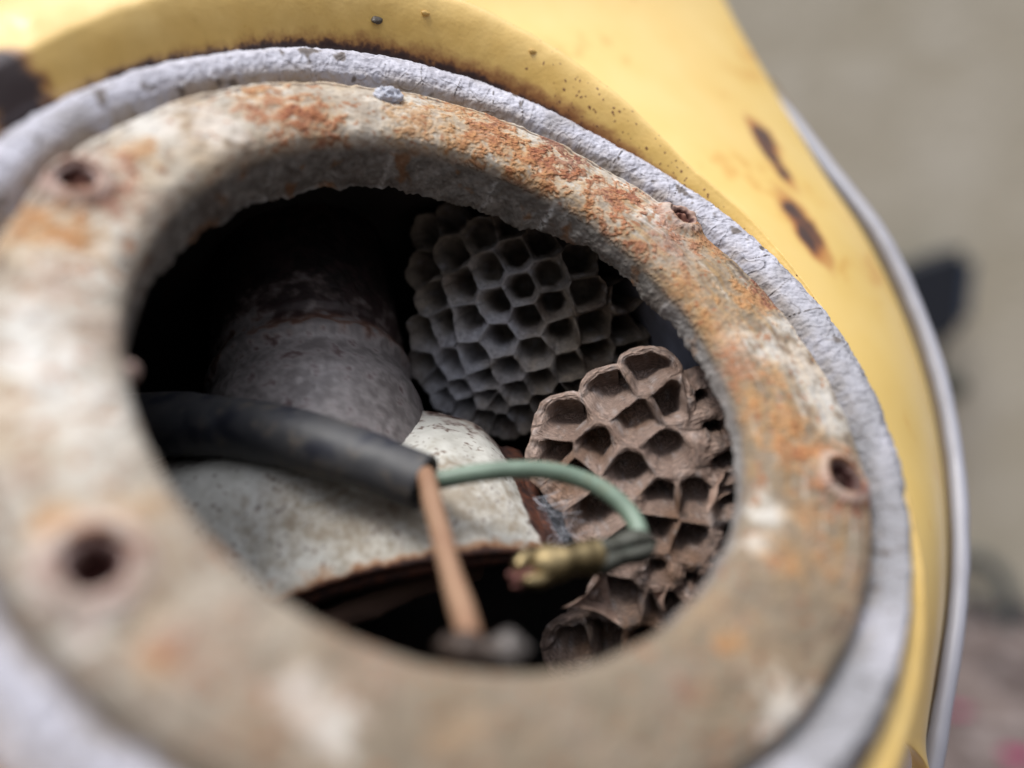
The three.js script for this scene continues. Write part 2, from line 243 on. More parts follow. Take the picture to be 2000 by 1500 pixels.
// gasket
const gProfile = [[-1, -0.09], [0.0, -0.035], [0.12, 0.0], [0.3, 0.014], [0.55, 0.02], [0.8, 0.01], [0.96, -0.02], [1.02, -0.075], [1.0, -0.13]];
const gaskMaps = maps(2048, 144, (u, v) => {
  const a = u * 2 * Math.PI, x = Math.cos(a) * 7, y = Math.sin(a) * 7, z = v * 1.6;
  const n = fbm(x, y, z, 4), g1 = noise(x * 6.5, y * 6.5, z * 6), g2 = fbm(x * 15, y * 15, z * 14, 2), cr = smooth(0.06, 0.0, Math.abs(noise(x * 2.6 + 3, y * 2.6, z * 2.2))) ;
  let c = mixc([176, 174, 184], [206, 205, 216], clamp(0.5 + n + g1 * 0.7));
  c = mixc(c, [136, 130, 128], smooth(0.1, 0.4, fbm(x * 1.2 + 9, y * 1.2, z, 3)) * 0.5);
  c = mixc(c, [150, 132, 112], smooth(0.4, 0.1, v) * 0.8 * smooth(-0.3, 0.2, n + g1 * 0.3));
  const lr = smooth(0.35, 0.95, Math.cos(a + 0.75)); c = mixc(c, [138, 137, 141], lr * clamp(0.75 + n * 1.2) * smooth(0.3, 0.1, Math.abs(v - 0.55) * lr * 0 + 0.1));  // greyer towards the lower right: shade painted into the gasket
  const nick = smooth(0.012, 0.004, Math.abs(((u * 61 + 0.35 * noise(u * 40, 3, v * 2)) % 1) - 0.5) * (0.6 + 2.5 * Math.abs(noise(Math.floor(u * 61) * 7.3, 1.5, 2)))) * smooth(0.0, 0.25, n + 0.1);
  c = mixc(c, [86, 78, 74], nick * 0.8); c = mixc(c, [112, 104, 102], cr * 0.4 * smooth(0, 0.3, n));
  c = mixc(c, [92, 82, 76], smooth(0.26, 0.36, fbm(x * 2.4 + 50, y * 2.4, z * 2, 3)) * 0.8);
  return [...c, 0.5 + g1 * 0.42 + g2 * 0.5 - cr * 0.25 - nick * 0.5, 0.9];
});
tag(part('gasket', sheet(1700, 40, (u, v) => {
  const t = u * 2 * Math.PI, d = u * 360, i = Math.min(v * 8, 7.999), k = Math.floor(i), f = i - k, a = gProfile[k], b = gProfile[k + 1];
  const w0 = mix(a[0], b[0], f), z0 = mix(a[1], b[1], f), rIn = 1.02 + grooveDelta(t), rOut = gasketR(d)[0] + fbm(Math.cos(t) * 26, Math.sin(t) * 26, 2, 3) * 0.012;
  const x = Math.cos(t), y = Math.sin(t); let r = w0 < 0 ? rIn + 0.02 * w0 * 1.5 : mix(rIn, rOut, w0), z = z0 * (w0 < 0 ? 1 : 1);
  const h = fbm(x * 9, y * 9, r * 9, 3) * 0.009 + (noise(x * 64, y * 64, r * 64) * 0.002 + noise(x * 120, y * 120, r * 120) * 0.002) * smooth(-0.06, 0.0, z0);
  // a lengthwise ridge where the rubber was squeezed, strongest low on the right and lower left
  const ridge = Math.exp(-(((w0 - 0.52) / 0.16) ** 2)) * 0.025 * smooth(-10, -60, d > 180 ? d - 360 : d);
  z += h + ridge; r += h * 0.5 * (w0 - 0.4);
  return V(r * x, r * y, z).multiplyScalar(U);
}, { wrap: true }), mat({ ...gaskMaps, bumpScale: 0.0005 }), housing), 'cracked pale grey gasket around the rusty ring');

// painted shell: the brow around the gasket
const crest = periodic([[-180, 1.23, 0.03, 0.9], [-120, 1.21, 0.0, 0.4], [-70, 1.19, -0.03, 0.15], [-40, 1.185, -0.05, 0.12], [-20, 1.185, -0.05, 0.12], [0, 1.187, -0.03, 0.12], [17, 1.187, -0.003, 0.12], [26, 1.2, 0.012, 0.12], [40, 1.195, 0.03, 0.14], [55, 1.243, 0.09, 0.16], [71, 1.325, 0.122, 0.2], [85, 1.37, 0.14, 0.35], [100, 1.36, 0.13, 0.7], [120, 1.3, 0.1, 1], [140, 1.25, 0.07, 1], [160, 1.235, 0.045, 1]]);
function browPoint(u, v) {
  const d = u * 360, t = rad(d), [rc, zc, k] = crest(d), g = gasketR(d)[0] - 0.02;
  const P = [[g - 0.06, -0.16], [g, -0.1], [mix(g, rc, 0.3), mix(-0.05, zc, 0.35)], [mix(g, rc, 0.68), mix(-0.03, zc, 0.82)], [rc, zc], [rc + 0.03 + 0.09 * k, zc - 0.012 - 0.05 * (1 - k)], [rc + 0.04 + 0.24 * k, zc - 0.1 - 0.1 * (1 - k)], [rc + 0.03 + 0.5 * k, zc - 0.32], [rc + 0.0 + 0.7 * k, zc - 0.8]];
  const i = Math.min(v * (P.length - 1), P.length - 1.0001), j = Math.floor(i), f = i - j, q = n => P[clamp(n, 0, P.length - 1)];
  const cr = c => { const a = q(j - 1)[c], b = q(j)[c], e = q(j + 1)[c], h = q(j + 2)[c]; return 0.5 * (2 * b + (e - a) * f + (2 * a - 5 * b + 4 * e - h) * f * f + (3 * b - a - 3 * e + h) * f * f * f); };
  return V(cr(0) * Math.cos(t), cr(0) * Math.sin(t), cr(1));
}
const YEL = [244, 208, 128], YEL2 = [237, 197, 110], rustDark = [52, 30, 26], rustMid = [120, 66, 30];
const chip = (() => { const p = onRing(18, 195), q = onRing(75, 165); return [p, p.distanceTo(q) * 0.78]; })();
const browMaps = maps(2048, 256, (u, v) => {
  const p = browPoint(u, v), x = p.x * 6, y = p.y * 6, z = p.z * 6, n = fbm(x, y, z, 4), n2 = fbm(x * 4, y * 4, z * 4 + 5, 4), n3 = fbm(x * 16, y * 16, z * 16, 2), d = u * 360;
  let c = mixc(YEL2, YEL, clamp(0.5 + n * 1.4)), h = 0.5 + n3 * 0.25 + n2 * 0.12, ro = 0.36 + n2 * 0.2;
  const edge = v - 0.165;                                        // distance from the gasket, in profile steps
  const grime = smooth(0.3, 0.02, edge + n2 * 0.1) * 0.35; c = mixc(c, [178, 138, 66], grime);
  const rm = smooth(0.115, 0.045, edge + n2 * 0.035 + n3 * 0.015 - 0.02 * Math.sin(rad(d) * 2)); c = mixc(c, rustMid, rm * 0.85);
  const rd = smooth(0.075, 0.05, edge + n2 * 0.03 + n3 * 0.015); c = mixc(c, rustDark, rd); h -= rd * 0.3; ro = mix(ro, 0.9, Math.max(rm, rd));
  const sp = smooth(0.56, 0.6, noise(x * 17, y * 15, z * 15) + (edge < 0.25 ? 0.06 : -0.04) + n * 0.16) * (d < 70 ? 1 : 0); c = mixc(c, [96, 56, 34], sp * 0.85); h -= sp * 0.2;
  const e = p.clone().sub(chip[0]); e.z = 0; const cm = smooth(1.25, 0.8, e.length() / chip[1] + n2 * 0.7); if (d > 120 && d < 170) { c = mixc(c, rustMid, smooth(1.7, 1.0, e.length() / chip[1] + n2 * 0.7) * 0.7); c = mixc(c, [54, 40, 40], cm); h -= cm * 0.3; ro = mix(ro, 0.9, cm); }
  return [...c, h, ro];
});
const shell = part('shell', sheet(900, 96, (u, v) => { const p = browPoint(u, v), k = smooth(0.1, 0.2, v); p.z += k * (fbm(p.x * 5, p.y * 5, 2, 3) * 0.012); if (v < 0.2) { const e = fbm(p.x * 30, p.y * 30, 6, 3) * 0.02 * (1 - smooth(0.1, 0.2, v)); p.z += e; } return p.multiplyScalar(U); }, { wrap: true }), phys({ ...browMaps, bumpScale: 0.00016, clearcoat: 0.6, clearcoatRoughness: 0.22 }), housing);
{ // two chips with lifted paint on the brow
  for (const [x, y, s] of [[733, 42, 0.016], [829, 26, 0.012], [1040, 101, 0.012]]) {
    let best = null, bd = 1e9; for (let i = 0; i < 200; i++) for (let j = 20; j < 60; j++) { const p = browPoint((40 + i * 0.4) / 360, j / 96), c = p.clone().multiplyScalar(1); const w = ringC.clone().addScaledVector(ringX, c.x).addScaledVector(ringY, c.y).addScaledVector(ringN, c.z), px = 1000 + w.x / -w.z * F, py = 750 - w.y / -w.z * F, e = Math.hypot(px - x, py - y); if (e < bd) { bd = e; best = c; } }
    const g = new THREE.IcosahedronGeometry(s * U, 3), P = g.attributes.position; for (let i = 0; i < P.count; i++) { const k = 1 + 0.5 * noise(P.getX(i) / U * 60, P.getY(i) / U * 60, P.getZ(i) / U * 60 + s * 900); P.setXYZ(i, P.getX(i) * k, P.getY(i) * k, P.getZ(i) * k * 0.5); }
    g.computeVertexNormals(); g.translate(best.x * U, best.y * U, best.z * U); part('paint_blister', g, mat({ color: x === 733 ? new THREE.Color().setRGB(0.06, 0.045, 0.03) : new THREE.Color().setRGB(0.55, 0.34, 0.09), roughness: 0.5 }), shell);
  }
}
// side panel behind the brow, with the pale trim along its edge
const panelKeys = [ // edge (x, y, depth) and the hidden inner line
  [[1370, -120, 4.45], [840, -120, 3.35]], [[1414, 0, 4.25], [850, 40, 3.2]], [[1503, 160, 4.0], [960, 150, 3.1]], [[1603, 330, 3.75], [1130, 290, 3.0]], [[1688, 460, 3.58], [1300, 430, 2.9]], [[1752, 590, 3.45], [1420, 560, 2.82]], [[1806, 740, 3.3], [1530, 720, 2.72]], [[1838, 900, 3.15], [1600, 900, 2.62]], [[1850, 1050, 3.0], [1660, 1050, 2.52]], [[1846, 1180, 2.9], [1690, 1190, 2.45]], [[1828, 1310, 2.8], [1690, 1310, 2.38]], [[1806, 1430, 2.72], [1715, 1400, 2.36]], [[1794, 1500, 2.68], [1778, 1470, 2.5]], [[1780, 1580, 2.64], [1775, 1560, 2.6]],
];
const edgeC = curveOf(panelKeys.map(k => L(...k[0]))), innerC = curveOf(panelKeys.map(k => L(...k[1])));
const panelPt = (u, v) => {
  const e = edgeC.getPoint(u), i = innerC.getPoint(u), out = local(V(0, 0, -1).add(ringC)).multiplyScalar(U);        // away from the lens, ring frame
  return i.lerp(e, v).addScaledVector(out, -0.16 * (4 * v * (1 - v)) * 0.6 + 0.0 * v);
};
const chips = [[1506, 300, 0.045, 0.17], [1498, 270, 0.055, 0.08], [1568, 440, 0.068, 0.15], [1575, 465, 0.05, 0.08]].map(([x, y, a, b]) => { let best, bd = 1e9, bu = 0; for (let i = 0; i <= 160; i++) for (let j = 20; j <= 80; j++) { const p = panelPt(0.1 + i / 320, j / 80), c = ringC.clone().addScaledVector(ringX, p.x / U).addScaledVector(ringY, p.y / U).addScaledVector(ringN, p.z / U), e = Math.hypot(1000 + c.x / -c.z * F - x, 750 - c.y / -c.z * F - y); if (e < bd) { bd = e; best = p; bu = 0.1 + i / 320; } } const T = edgeC.getTangent(bu); return [best, T, a * U, b * U]; });
const panel = part('side_panel', sheet(300, 140, panelPt, {
  color: (u, v, p) => {
    const q = p.clone().divideScalar(U), n = fbm(q.x * 3, q.y * 3, q.z * 3, 4), n2 = fbm(q.x * 12, q.y * 12, q.z * 12, 3);
    let c = mixc([242, 208, 128], [236, 198, 108], clamp(0.5 + n * 1.3)); c = mixc(c, [212, 150, 60], smooth(0.18, 0.4, n + n2 * 0.4) * 0.45);
    for (const [b, T, a, l] of chips) { const e = p.clone().sub(b), along = e.dot(T), ac = Math.sqrt(Math.max(0, e.lengthSq() - along * along)), m = Math.hypot(along / l, ac / a); c = mixc(c, [176, 100, 40], smooth(1.7, 0.8, m + n2 * 0.6) * 0.8); c = mixc(c, [64, 34, 28], smooth(1.1, 0.7, m + n2 * 0.8)); }
    return c.map(lin);
  },
}), phys({ vertexColors: true, roughness: 0.36, clearcoat: 0.5, clearcoatRoughness: 0.28 }), housing);
{
  const off = (k, dx, dz) => L(k[0][0] + dx, k[0][1] - dx * 0.35, k[0][2] + dz), ks = panelKeys.slice(2);
  const dxs = [-10, 12, 24, 26, 26, 26, 25, 25, 26, 27, 27, 27], dzs = [0.2, 0.08, 0.03, 0.02, 0.02, 0.02, 0.02, 0.02, 0.02, 0.02, 0.02, 0.02];
  tag(part('edge_trim', sweep(curveOf(ks.map((k, i) => off(k, dxs[i] + 2, dzs[i]))), t => 0.03 * U * smooth(-0.06, 0.12, t), 220, 20, { bump: (t, a, p) => fbm(p.x / U * 6, p.y / U * 6, p.z / U * 6, 2) * 0.006 * U }), phys({ color: new THREE.Color().setRGB(lin(156), lin(156), lin(166)), roughness: 0.5, clearcoat: 0.3, clearcoatRoughness: 0.3 }), housing), 'pale grey rubber trim along the panel edge');
  part('trim_gap_shade', sweep(curveOf(ks.map((k, i) => off(k, dxs[i] * 0.3, 0.05 + dzs[i]))), () => 0.03 * U, 200, 12), mat({ color: new THREE.Color().setRGB(0.2, 0.15, 0.09), roughness: 0.8 }), housing);  // brown strip drawn for the shadow in the gap beside the trim
}
// the bucket behind the ring: closed, rusty dark with shade painted in, lit right side painted blue-grey
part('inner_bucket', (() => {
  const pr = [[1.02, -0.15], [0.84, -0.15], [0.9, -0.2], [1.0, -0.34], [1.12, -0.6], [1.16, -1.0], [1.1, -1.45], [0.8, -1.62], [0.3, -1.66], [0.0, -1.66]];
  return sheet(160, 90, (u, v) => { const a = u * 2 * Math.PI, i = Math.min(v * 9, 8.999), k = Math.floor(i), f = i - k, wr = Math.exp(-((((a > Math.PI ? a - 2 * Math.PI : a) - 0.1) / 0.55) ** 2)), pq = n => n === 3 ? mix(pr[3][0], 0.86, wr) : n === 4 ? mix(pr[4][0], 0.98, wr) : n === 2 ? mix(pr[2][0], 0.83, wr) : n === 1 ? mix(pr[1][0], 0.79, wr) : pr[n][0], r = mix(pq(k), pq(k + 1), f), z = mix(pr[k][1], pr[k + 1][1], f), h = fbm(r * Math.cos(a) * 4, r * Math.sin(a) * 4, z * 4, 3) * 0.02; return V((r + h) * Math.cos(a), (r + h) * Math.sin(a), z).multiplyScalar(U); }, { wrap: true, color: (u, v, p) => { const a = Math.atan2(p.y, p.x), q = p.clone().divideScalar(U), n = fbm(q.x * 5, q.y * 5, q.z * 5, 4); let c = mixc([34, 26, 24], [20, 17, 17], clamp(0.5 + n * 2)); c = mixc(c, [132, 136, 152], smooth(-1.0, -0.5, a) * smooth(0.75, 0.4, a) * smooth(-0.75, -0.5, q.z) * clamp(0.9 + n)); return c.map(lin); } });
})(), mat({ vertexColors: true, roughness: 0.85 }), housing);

// ---------------------------------------------------------------- rusty tube
{
  const A = L(618, 850, 2.62), B = L(560, 300, 3.35), o = A.clone();
  const t = thing('metal_tube', 'rust-flecked grey metal tube rising into the dark behind the black cable', 'tube', o);
  const ax = B.clone().sub(A).normalize(), e1 = V(0, 0, 1).cross(ax).normalize(), e2 = ax.clone().cross(e1), H = A.distanceTo(B);
  const prof = (s) => { const x = s * H / U; return 0.318 + 0.03 * smooth(0.16, 0.02, x) + 0.016 * smooth(0.05, 0.0, Math.abs(x - 0.19)) - 0.008 * smooth(0.03, 0.0, Math.abs(x - 0.26)); };
  const mk = (s0, s1, nv) => sheet(260, nv, (u, v) => { const a = u * 2 * Math.PI, s = mix(s0, s1, v), q = [Math.cos(a), Math.sin(a)], r = (prof(s) + fbm(q[0] * 5, q[1] * 5, s * 12, 3) * 0.006 + fbm(q[0] * 24, q[1] * 24, s * 60, 2) * 0.004) * U; return A.clone().addScaledVector(ax, s * H).addScaledVector(e1, r * q[0]).addScaledVector(e2, r * q[1]); }, {
    wrap: true, color: (u, v, p) => {
      const q = p.clone().divideScalar(U), h = p.clone().sub(A).dot(ax) / U, n = fbm(q.x * 7, q.y * 7, q.z * 7, 4), n2 = fbm(q.x * 26, q.y * 26, q.z * 26, 3);
      let c = mixc([112, 105, 104], [150, 143, 142], clamp(0.5 + n2 * 2.2 + n * 0.6));
      c = mixc(c, [96, 72, 66], smooth(0.16, 0.36, h + n * 0.25 + n2 * 0.3) * 0.8); c = mixc(c, [26, 20, 20], smooth(0.2, 0.4, h + n * 0.25 + n2 * 0.25) * 0.98); c = mixc(c, [66, 46, 46], smooth(0.1, 0.45, n * 0.5 + n2 * 1.1 + smooth(0.1, 0.5, h) * 0.25) * 0.6);  // rust flecks, plus near-black shade painted onto the upper tube
      c = mixc(c, [112, 78, 62], smooth(0.06, 0.0, Math.abs(h - 0.22 + n * 0.1)) * smooth(-0.12, 0.15, n2 + n * 0.6) * 0.6);
      return c.map(lin);
    } });
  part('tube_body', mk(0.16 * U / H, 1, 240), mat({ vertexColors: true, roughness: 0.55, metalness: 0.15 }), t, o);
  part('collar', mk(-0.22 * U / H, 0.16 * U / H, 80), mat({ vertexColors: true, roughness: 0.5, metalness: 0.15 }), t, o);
}
// ---------------------------------------------------------------- white bracket
{
  const rows = [
    [[270, 900, 2.5], [430, 850, 2.5], [600, 820, 2.55], [740, 805, 2.62], [850, 805, 2.62], [930, 830, 2.62], [975, 870, 2.64]],
    [[265, 960, 2.18], [440, 893, 2.24], [600, 858, 2.32], [740, 837, 2.44], [860, 838, 2.45], [950, 868, 2.45], [998, 912, 2.46]],
    [[300, 1020, 2.08], [450, 955, 2.13], [600, 925, 2.18], [740, 905, 2.26], [870, 890, 2.29], [970, 922, 2.33], [1018, 962, 2.36]],
    [[370, 1120, 2.06], [490, 1060, 2.09], [620, 1028, 2.1], [760, 1000, 2.11], [900, 980, 2.15], [995, 998, 2.21], [1042, 1020, 2.26]],
    [[430, 1235, 2.03], [550, 1166, 2.04], [670, 1122, 2.04], [800, 1092, 2.04], [930, 1073, 2.07], [1020, 1070, 2.13], [1072, 1074, 2.2]],
    [[432, 1248, 2.05], [553, 1180, 2.06], [672, 1138, 2.06], [802, 1108, 2.06], [930, 1088, 2.09], [1022, 1084, 2.15], [1074, 1084, 2.22]],
    [[440, 1275, 2.1], [560, 1204, 2.11], [678, 1160, 2.11], [806, 1130, 2.11], [932, 1108, 2.14], [1024, 1100, 2.2], [1076, 1096, 2.26]],
    [[440, 1250, 2.5], [560, 1180, 2.5], [678, 1140, 2.5], [806, 1110, 2.5], [932, 1090, 2.5], [1024, 1080, 2.55], [1076, 1080, 2.6]],
  ].map(r => { const e = r[r.length - 1]; return [...r, [e[0] + 16, e[1] + 2, e[2] + 0.03], [e[0] + 42, e[1] + 10, e[2] + 0.07], [e[0] + 30, e[1] + 10, e[2] + 0.5]].map(q => L(...q)); });
  const o = rows[3][4].clone(), t = thing('bracket', 'white painted curved bracket with dark rusty edges under the grey tube', 'bracket', o);
  const rc = rows.map(r => new THREE.CatmullRomCurve3(r, false, 'catmullrom', 0.35)), nR = rows.length - 1;
  const body = sheet(420, 260, (u, v) => { const c = new THREE.CatmullRomCurve3(rc.map(k => k.getPoint(u)), false, 'catmullrom', 0.4); const p = c.getPoint(v), q = p.clone().divideScalar(U); p.z += (fbm(q.x * 6, q.y * 6, q.z * 6, 3) * 0.012 + fbm(q.x * 28, q.y * 28, q.z * 28, 2) * 0.004) * U; return p; }, {
    flip: true, color: (u, v, p) => {
      const q = p.clone().divideScalar(U), n = fbm(q.x * 6, q.y * 6, q.z * 6, 4), n2 = fbm(q.x * 22, q.y * 22, q.z * 22, 3), n3 = noise(q.x * 70, q.y * 70, q.z * 70);
      let c = mixc([192, 189, 180], [220, 218, 211], clamp(0.5 + n * 1.2 + n2));
      c = mixc(c, [140, 122, 104], smooth(0.05, 0.55, n) * 0.25); c = mixc(c, [112, 92, 76], smooth(0.24, 0.46, n2 + n * 0.3) * 0.4);
      const dirt = Math.hypot((u - 0.36) / 0.2, (v - 0.42) / 0.1); c = mixc(c, [112, 90, 66], smooth(1.7, 0.1, dirt + n2 * 1.6 + n3 * 0.8) * 0.5);
      c = mixc(c, [82, 62, 50], smooth(0.4, 0.6, n3 + n2 * 0.8) * 0.55);
      const right = (u - 7 / 10) * 10 * 0.9 + 0.4, low = (v - 4 / nR) * nR;                       // past the corner
      c = mixc(c, [150, 92, 50], smooth(-0.3, 0.02, low + n2 * 0.6) * 0.7);
      const ru = Math.max(smooth(-0.08, 0.12, low + n2 * 0.3), smooth(-0.32, -0.05, (u - 0.667) * 9 + n2 * 0.35), smooth(0.94, 1.2, (1 - v) * 1.08 + n2 * 0.25) );
      c = mixc(c, mixc([92, 52, 36], [54, 32, 28], clamp(0.5 + n3 * 0.8 + n2 * 2)), ru);
      return c.map(lin);
    } });
  part('bracket_body', body, mat({ vertexColors: true, roughness: 0.75 }), t, o);
  const st = sweep(curveOf([L(540, 1265, 2.12), L(640, 1215, 2.14), L(740, 1175, 2.18), L(840, 1135, 2.24), L(930, 1110, 2.35)]), s => 0.035 * U, 60, 12, { bump: (s, a, p) => fbm(p.x / U * 14, p.y / U * 14, p.z / U * 14, 3) * 0.02 * U });
  part('lower_strap', st, mat({ color: new THREE.Color().setRGB(0.09, 0.05, 0.035) }), t, o);
}
// ---------------------------------------------------------------- cable
{
  const o = L(830, 945, 2.04), t = thing('electric_cable', 'black sheathed cable with a green wire in a brass connector and a tan wire', 'cable', o);
  const sc = curveOf([L(120, 850, 2.42), L(280, 830, 2.34), L(420, 832, 2.26), L(540, 849, 2.18), L(680, 888, 2.1), L(770, 921, 2.06), L(826, 943, 2.04)]);
  const R = s => mix(0.1, 0.071, s) * U;
  const black = mat({ vertexColors: true, roughness: 0.55 });
  const sheath = sweep(sc, R, 220, 48, { ends: false, bump: (s, a, p) => { const q = p.clone().divideScalar(U), dent = Math.exp(-(((s - 0.5) / 0.05) ** 2)) * 0.006 * noise(q.x * 20, q.y * 20, 2); return (fbm(q.x * 8, q.y * 8, q.z * 8, 3) * 0.006 + dent) * U; }, color: (u, v, p) => { const q = p.clone().divideScalar(U), n = fbm(q.x * 7, q.y * 7, q.z * 7, 4), n2 = fbm(q.x * 26, q.y * 26, q.z * 26, 3); let c = mixc([58, 58, 62], [80, 78, 77], clamp(0.5 + n * 1.6)); c = mixc(c, [104, 94, 84], smooth(0.05, 0.34, n2 + n * 0.6) * 0.7); c = mixc(c, [30, 32, 44], smooth(0.1, 0.3, fbm(q.x * 12 + 4, q.y * 12, q.z * 12, 2)) * 0.7); return c.map(lin); } });
  part('sheath', sheath, black, t, o);
  // cut end: a thick rim and the hollow inside
  const T = sc.getTangent(1), E = sc.getPoint(1), a1 = V(0, 1, 0).cross(T).normalize(), a2 = T.clone().cross(a1);
  part('cut_end', sheet(48, 12, (u, v) => { const a = u * 2 * Math.PI, r = [1.0, 0.985, 0.86, 0.8, 0.8, 0.75, 0], i = Math.min(v * 6, 5.999), k = Math.floor(i), f = i - k, z = [0.0, 0.006, 0.004, -0.01, -0.1, -0.16, -0.17]; const rr = mix(r[k], r[k + 1], f) * 0.0712 * U, zz = mix(z[k], z[k + 1], f) * U; return E.clone().addScaledVector(T, zz).addScaledVector(a1, rr * Math.cos(a)).addScaledVector(a2, rr * Math.sin(a)); }, { wrap: true }), mat({ color: new THREE.Color().setRGB(0.03, 0.03, 0.033), roughness: 0.6 }), t, o);
  const gw = curveOf([L(760, 935, 2.09), L(850, 938, 2.05), L(930, 924, 2.05), L(1020, 917, 2.06), L(1100, 925, 2.08), L(1175, 955, 2.08), L(1228, 1000, 2.05), L(1249, 1045, 2.01), L(1236, 1068, 1.99), L(1195, 1078, 1.97)]);
  part('green_wire', sweep(gw, s => 0.0228 * U, 160, 24, { color: (u, v, p) => { const q = p.clone().divideScalar(U), n = fbm(q.x * 9, q.y * 9, q.z * 9, 4); return mixc(mixc([102, 120, 104], [124, 143, 126], clamp(0.5 + n * 1.8)), [120, 128, 106], smooth(0.1, 0.4, fbm(q.x * 30, q.y * 30, q.z * 30, 2)) * 0.5).map(lin); } }), phys({ vertexColors: true, roughness: 0.5, clearcoat: 0.2, clearcoatRoughness: 0.4 }), t, o);
  // connector on the green wire
  const c0 = L(1262, 1062, 2.0), c1 = L(1166, 1086, 1.95), c2 = L(1062, 1104, 1.89), c3 = L(1004, 1132, 1.85);
  const con = new THREE.Group(); con.name = 'brass_connector'; con.position.copy(c2).sub(o); t.add(con);
  const inCon = (name, g, m) => part(name, g, m, con, c2);
  inCon('wire_grip', sweep(curveOf([c0, c0.clone().lerp(c1, 0.5), c1, c1.clone().lerp(c2, 0.1)]), s => (0.039 + 0.004 * Math.sin(s * 9)) * U, 70, 32, { bump: (s, a, p) => (fbm(p.x / U * 12, p.y / U * 12, p.z / U * 12, 3) * 0.02 - 0.014 * Math.exp(-((Math.sin((a - 1.2) / 2) / 0.12) ** 2))) * U }), mat({ color: new THREE.Color().setRGB(0.075, 0.075, 0.06), roughness: 0.5, metalness: 0.3 }));
  const brass = (r, m = 1) => new THREE.MeshStandardMaterial({ color: new THREE.Color().setRGB(0.3, 0.23, 0.12), metalness: m, roughness: r, side: THREE.DoubleSide });
  inCon('barrel', sweep(curveOf([c1, c1.clone().lerp(c2, 0.5), c2, c2.clone().lerp(c3, 0.25)]), s => (0.045 - 0.006 * Math.exp(-(((s - 0.45) / 0.13) ** 2)) - 0.008 * smooth(0.8, 1, s)) * U, 90, 36, { bump: (s, a, p) => (0.006 * Math.cos(a * 2 + 0.6) * Math.exp(-(((s - 0.5) / 0.2) ** 2)) + fbm(p.x / U * 10, p.y / U * 10, p.z / U * 10, 3) * 0.014) * U }), brass(0.46));
  const d = c3.clone().sub(c2).normalize(), side = V(0, 0, 1).cross(d).normalize();
  for (const s of [-1, 1]) inCon('crimp_tab', sweep(curveOf([c2.clone().lerp(c3, 0.1).addScaledVector(side, s * 0.026 * U), c2.clone().lerp(c3, 0.45).addScaledVector(side, s * 0.03 * U).add(V(0, 0, 0.012 * U)), c2.clone().lerp(c3, 0.82).addScaledVector(side, s * 0.018 * U).add(V(0, 0, 0.014 * U))]), x => 0.022 * U * (1 - 0.3 * x), 30, 16), brass(0.34));
  const str = []; const R1 = rng(5); for (let i = 0; i < 14; i++) { const a = i * 2.4, r = 0.018 * Math.sqrt((i + 0.5) / 14) * U, q = side.clone().multiplyScalar(Math.cos(a) * r).addScaledVector(d.clone().cross(side), Math.sin(a) * r); str.push(sweep(curveOf([c2.clone().lerp(c3, 0.2).add(q), c2.clone().lerp(c3, 0.7).add(q), c3.clone().add(q.clone().multiplyScalar(1.3)).addScaledVector(d, (R1() - 0.5) * 0.012 * U)]), () => 0.0055 * U, 10, 8)); }
  inCon('copper_strands', mergeGeometries(str), mat({ color: new THREE.Color().setRGB(0.2, 0.085, 0.07), roughness: 0.5, metalness: 0.4 }));
  // tan wire hanging towards the lens
  const tw = curveOf([L(822, 938, 2.07), L(832, 930, 1.99), L(846, 985, 1.9), L(868, 1070, 1.8), L(890, 1150, 1.71), L(910, 1215, 1.63), L(918, 1252, 1.59)]);
  part('tan_wire', sweep(tw, s => mix(0.0235, 0.0255, s) * U, 120, 24, { bump: (s, a, p) => fbm(p.x / U * 9, p.y / U * 9, p.z / U * 9, 3) * 0.006 * U, color: (u, v, p) => { const q = p.clone().divideScalar(U), n = fbm(q.x * 6, q.y * 6, q.z * 6, 4); return mixc(mixc([138, 100, 76], [158, 124, 98], clamp(0.5 + n * 1.6)), [206, 184, 158], smooth(0.16, 0.0, u) * 0.8).map(lin); } }), mat({ vertexColors: true, roughness: 0.7 }), t, o);
  part('wire_terminal', sweep(curveOf([L(868, 1262, 1.55), L(905, 1268, 1.54), L(950, 1272, 1.535), L(1005, 1268, 1.53)]), s => (0.03 - 0.006 * Math.cos(s * 10)) * U, 40, 20, { color: (u, v, p) => mixc([64, 52, 45], [104, 98, 95], smooth(0.55, 0.85, u)).map(lin) }), mat({ vertexColors: true, roughness: 0.5, metalness: 0.3 }), t, o);
}
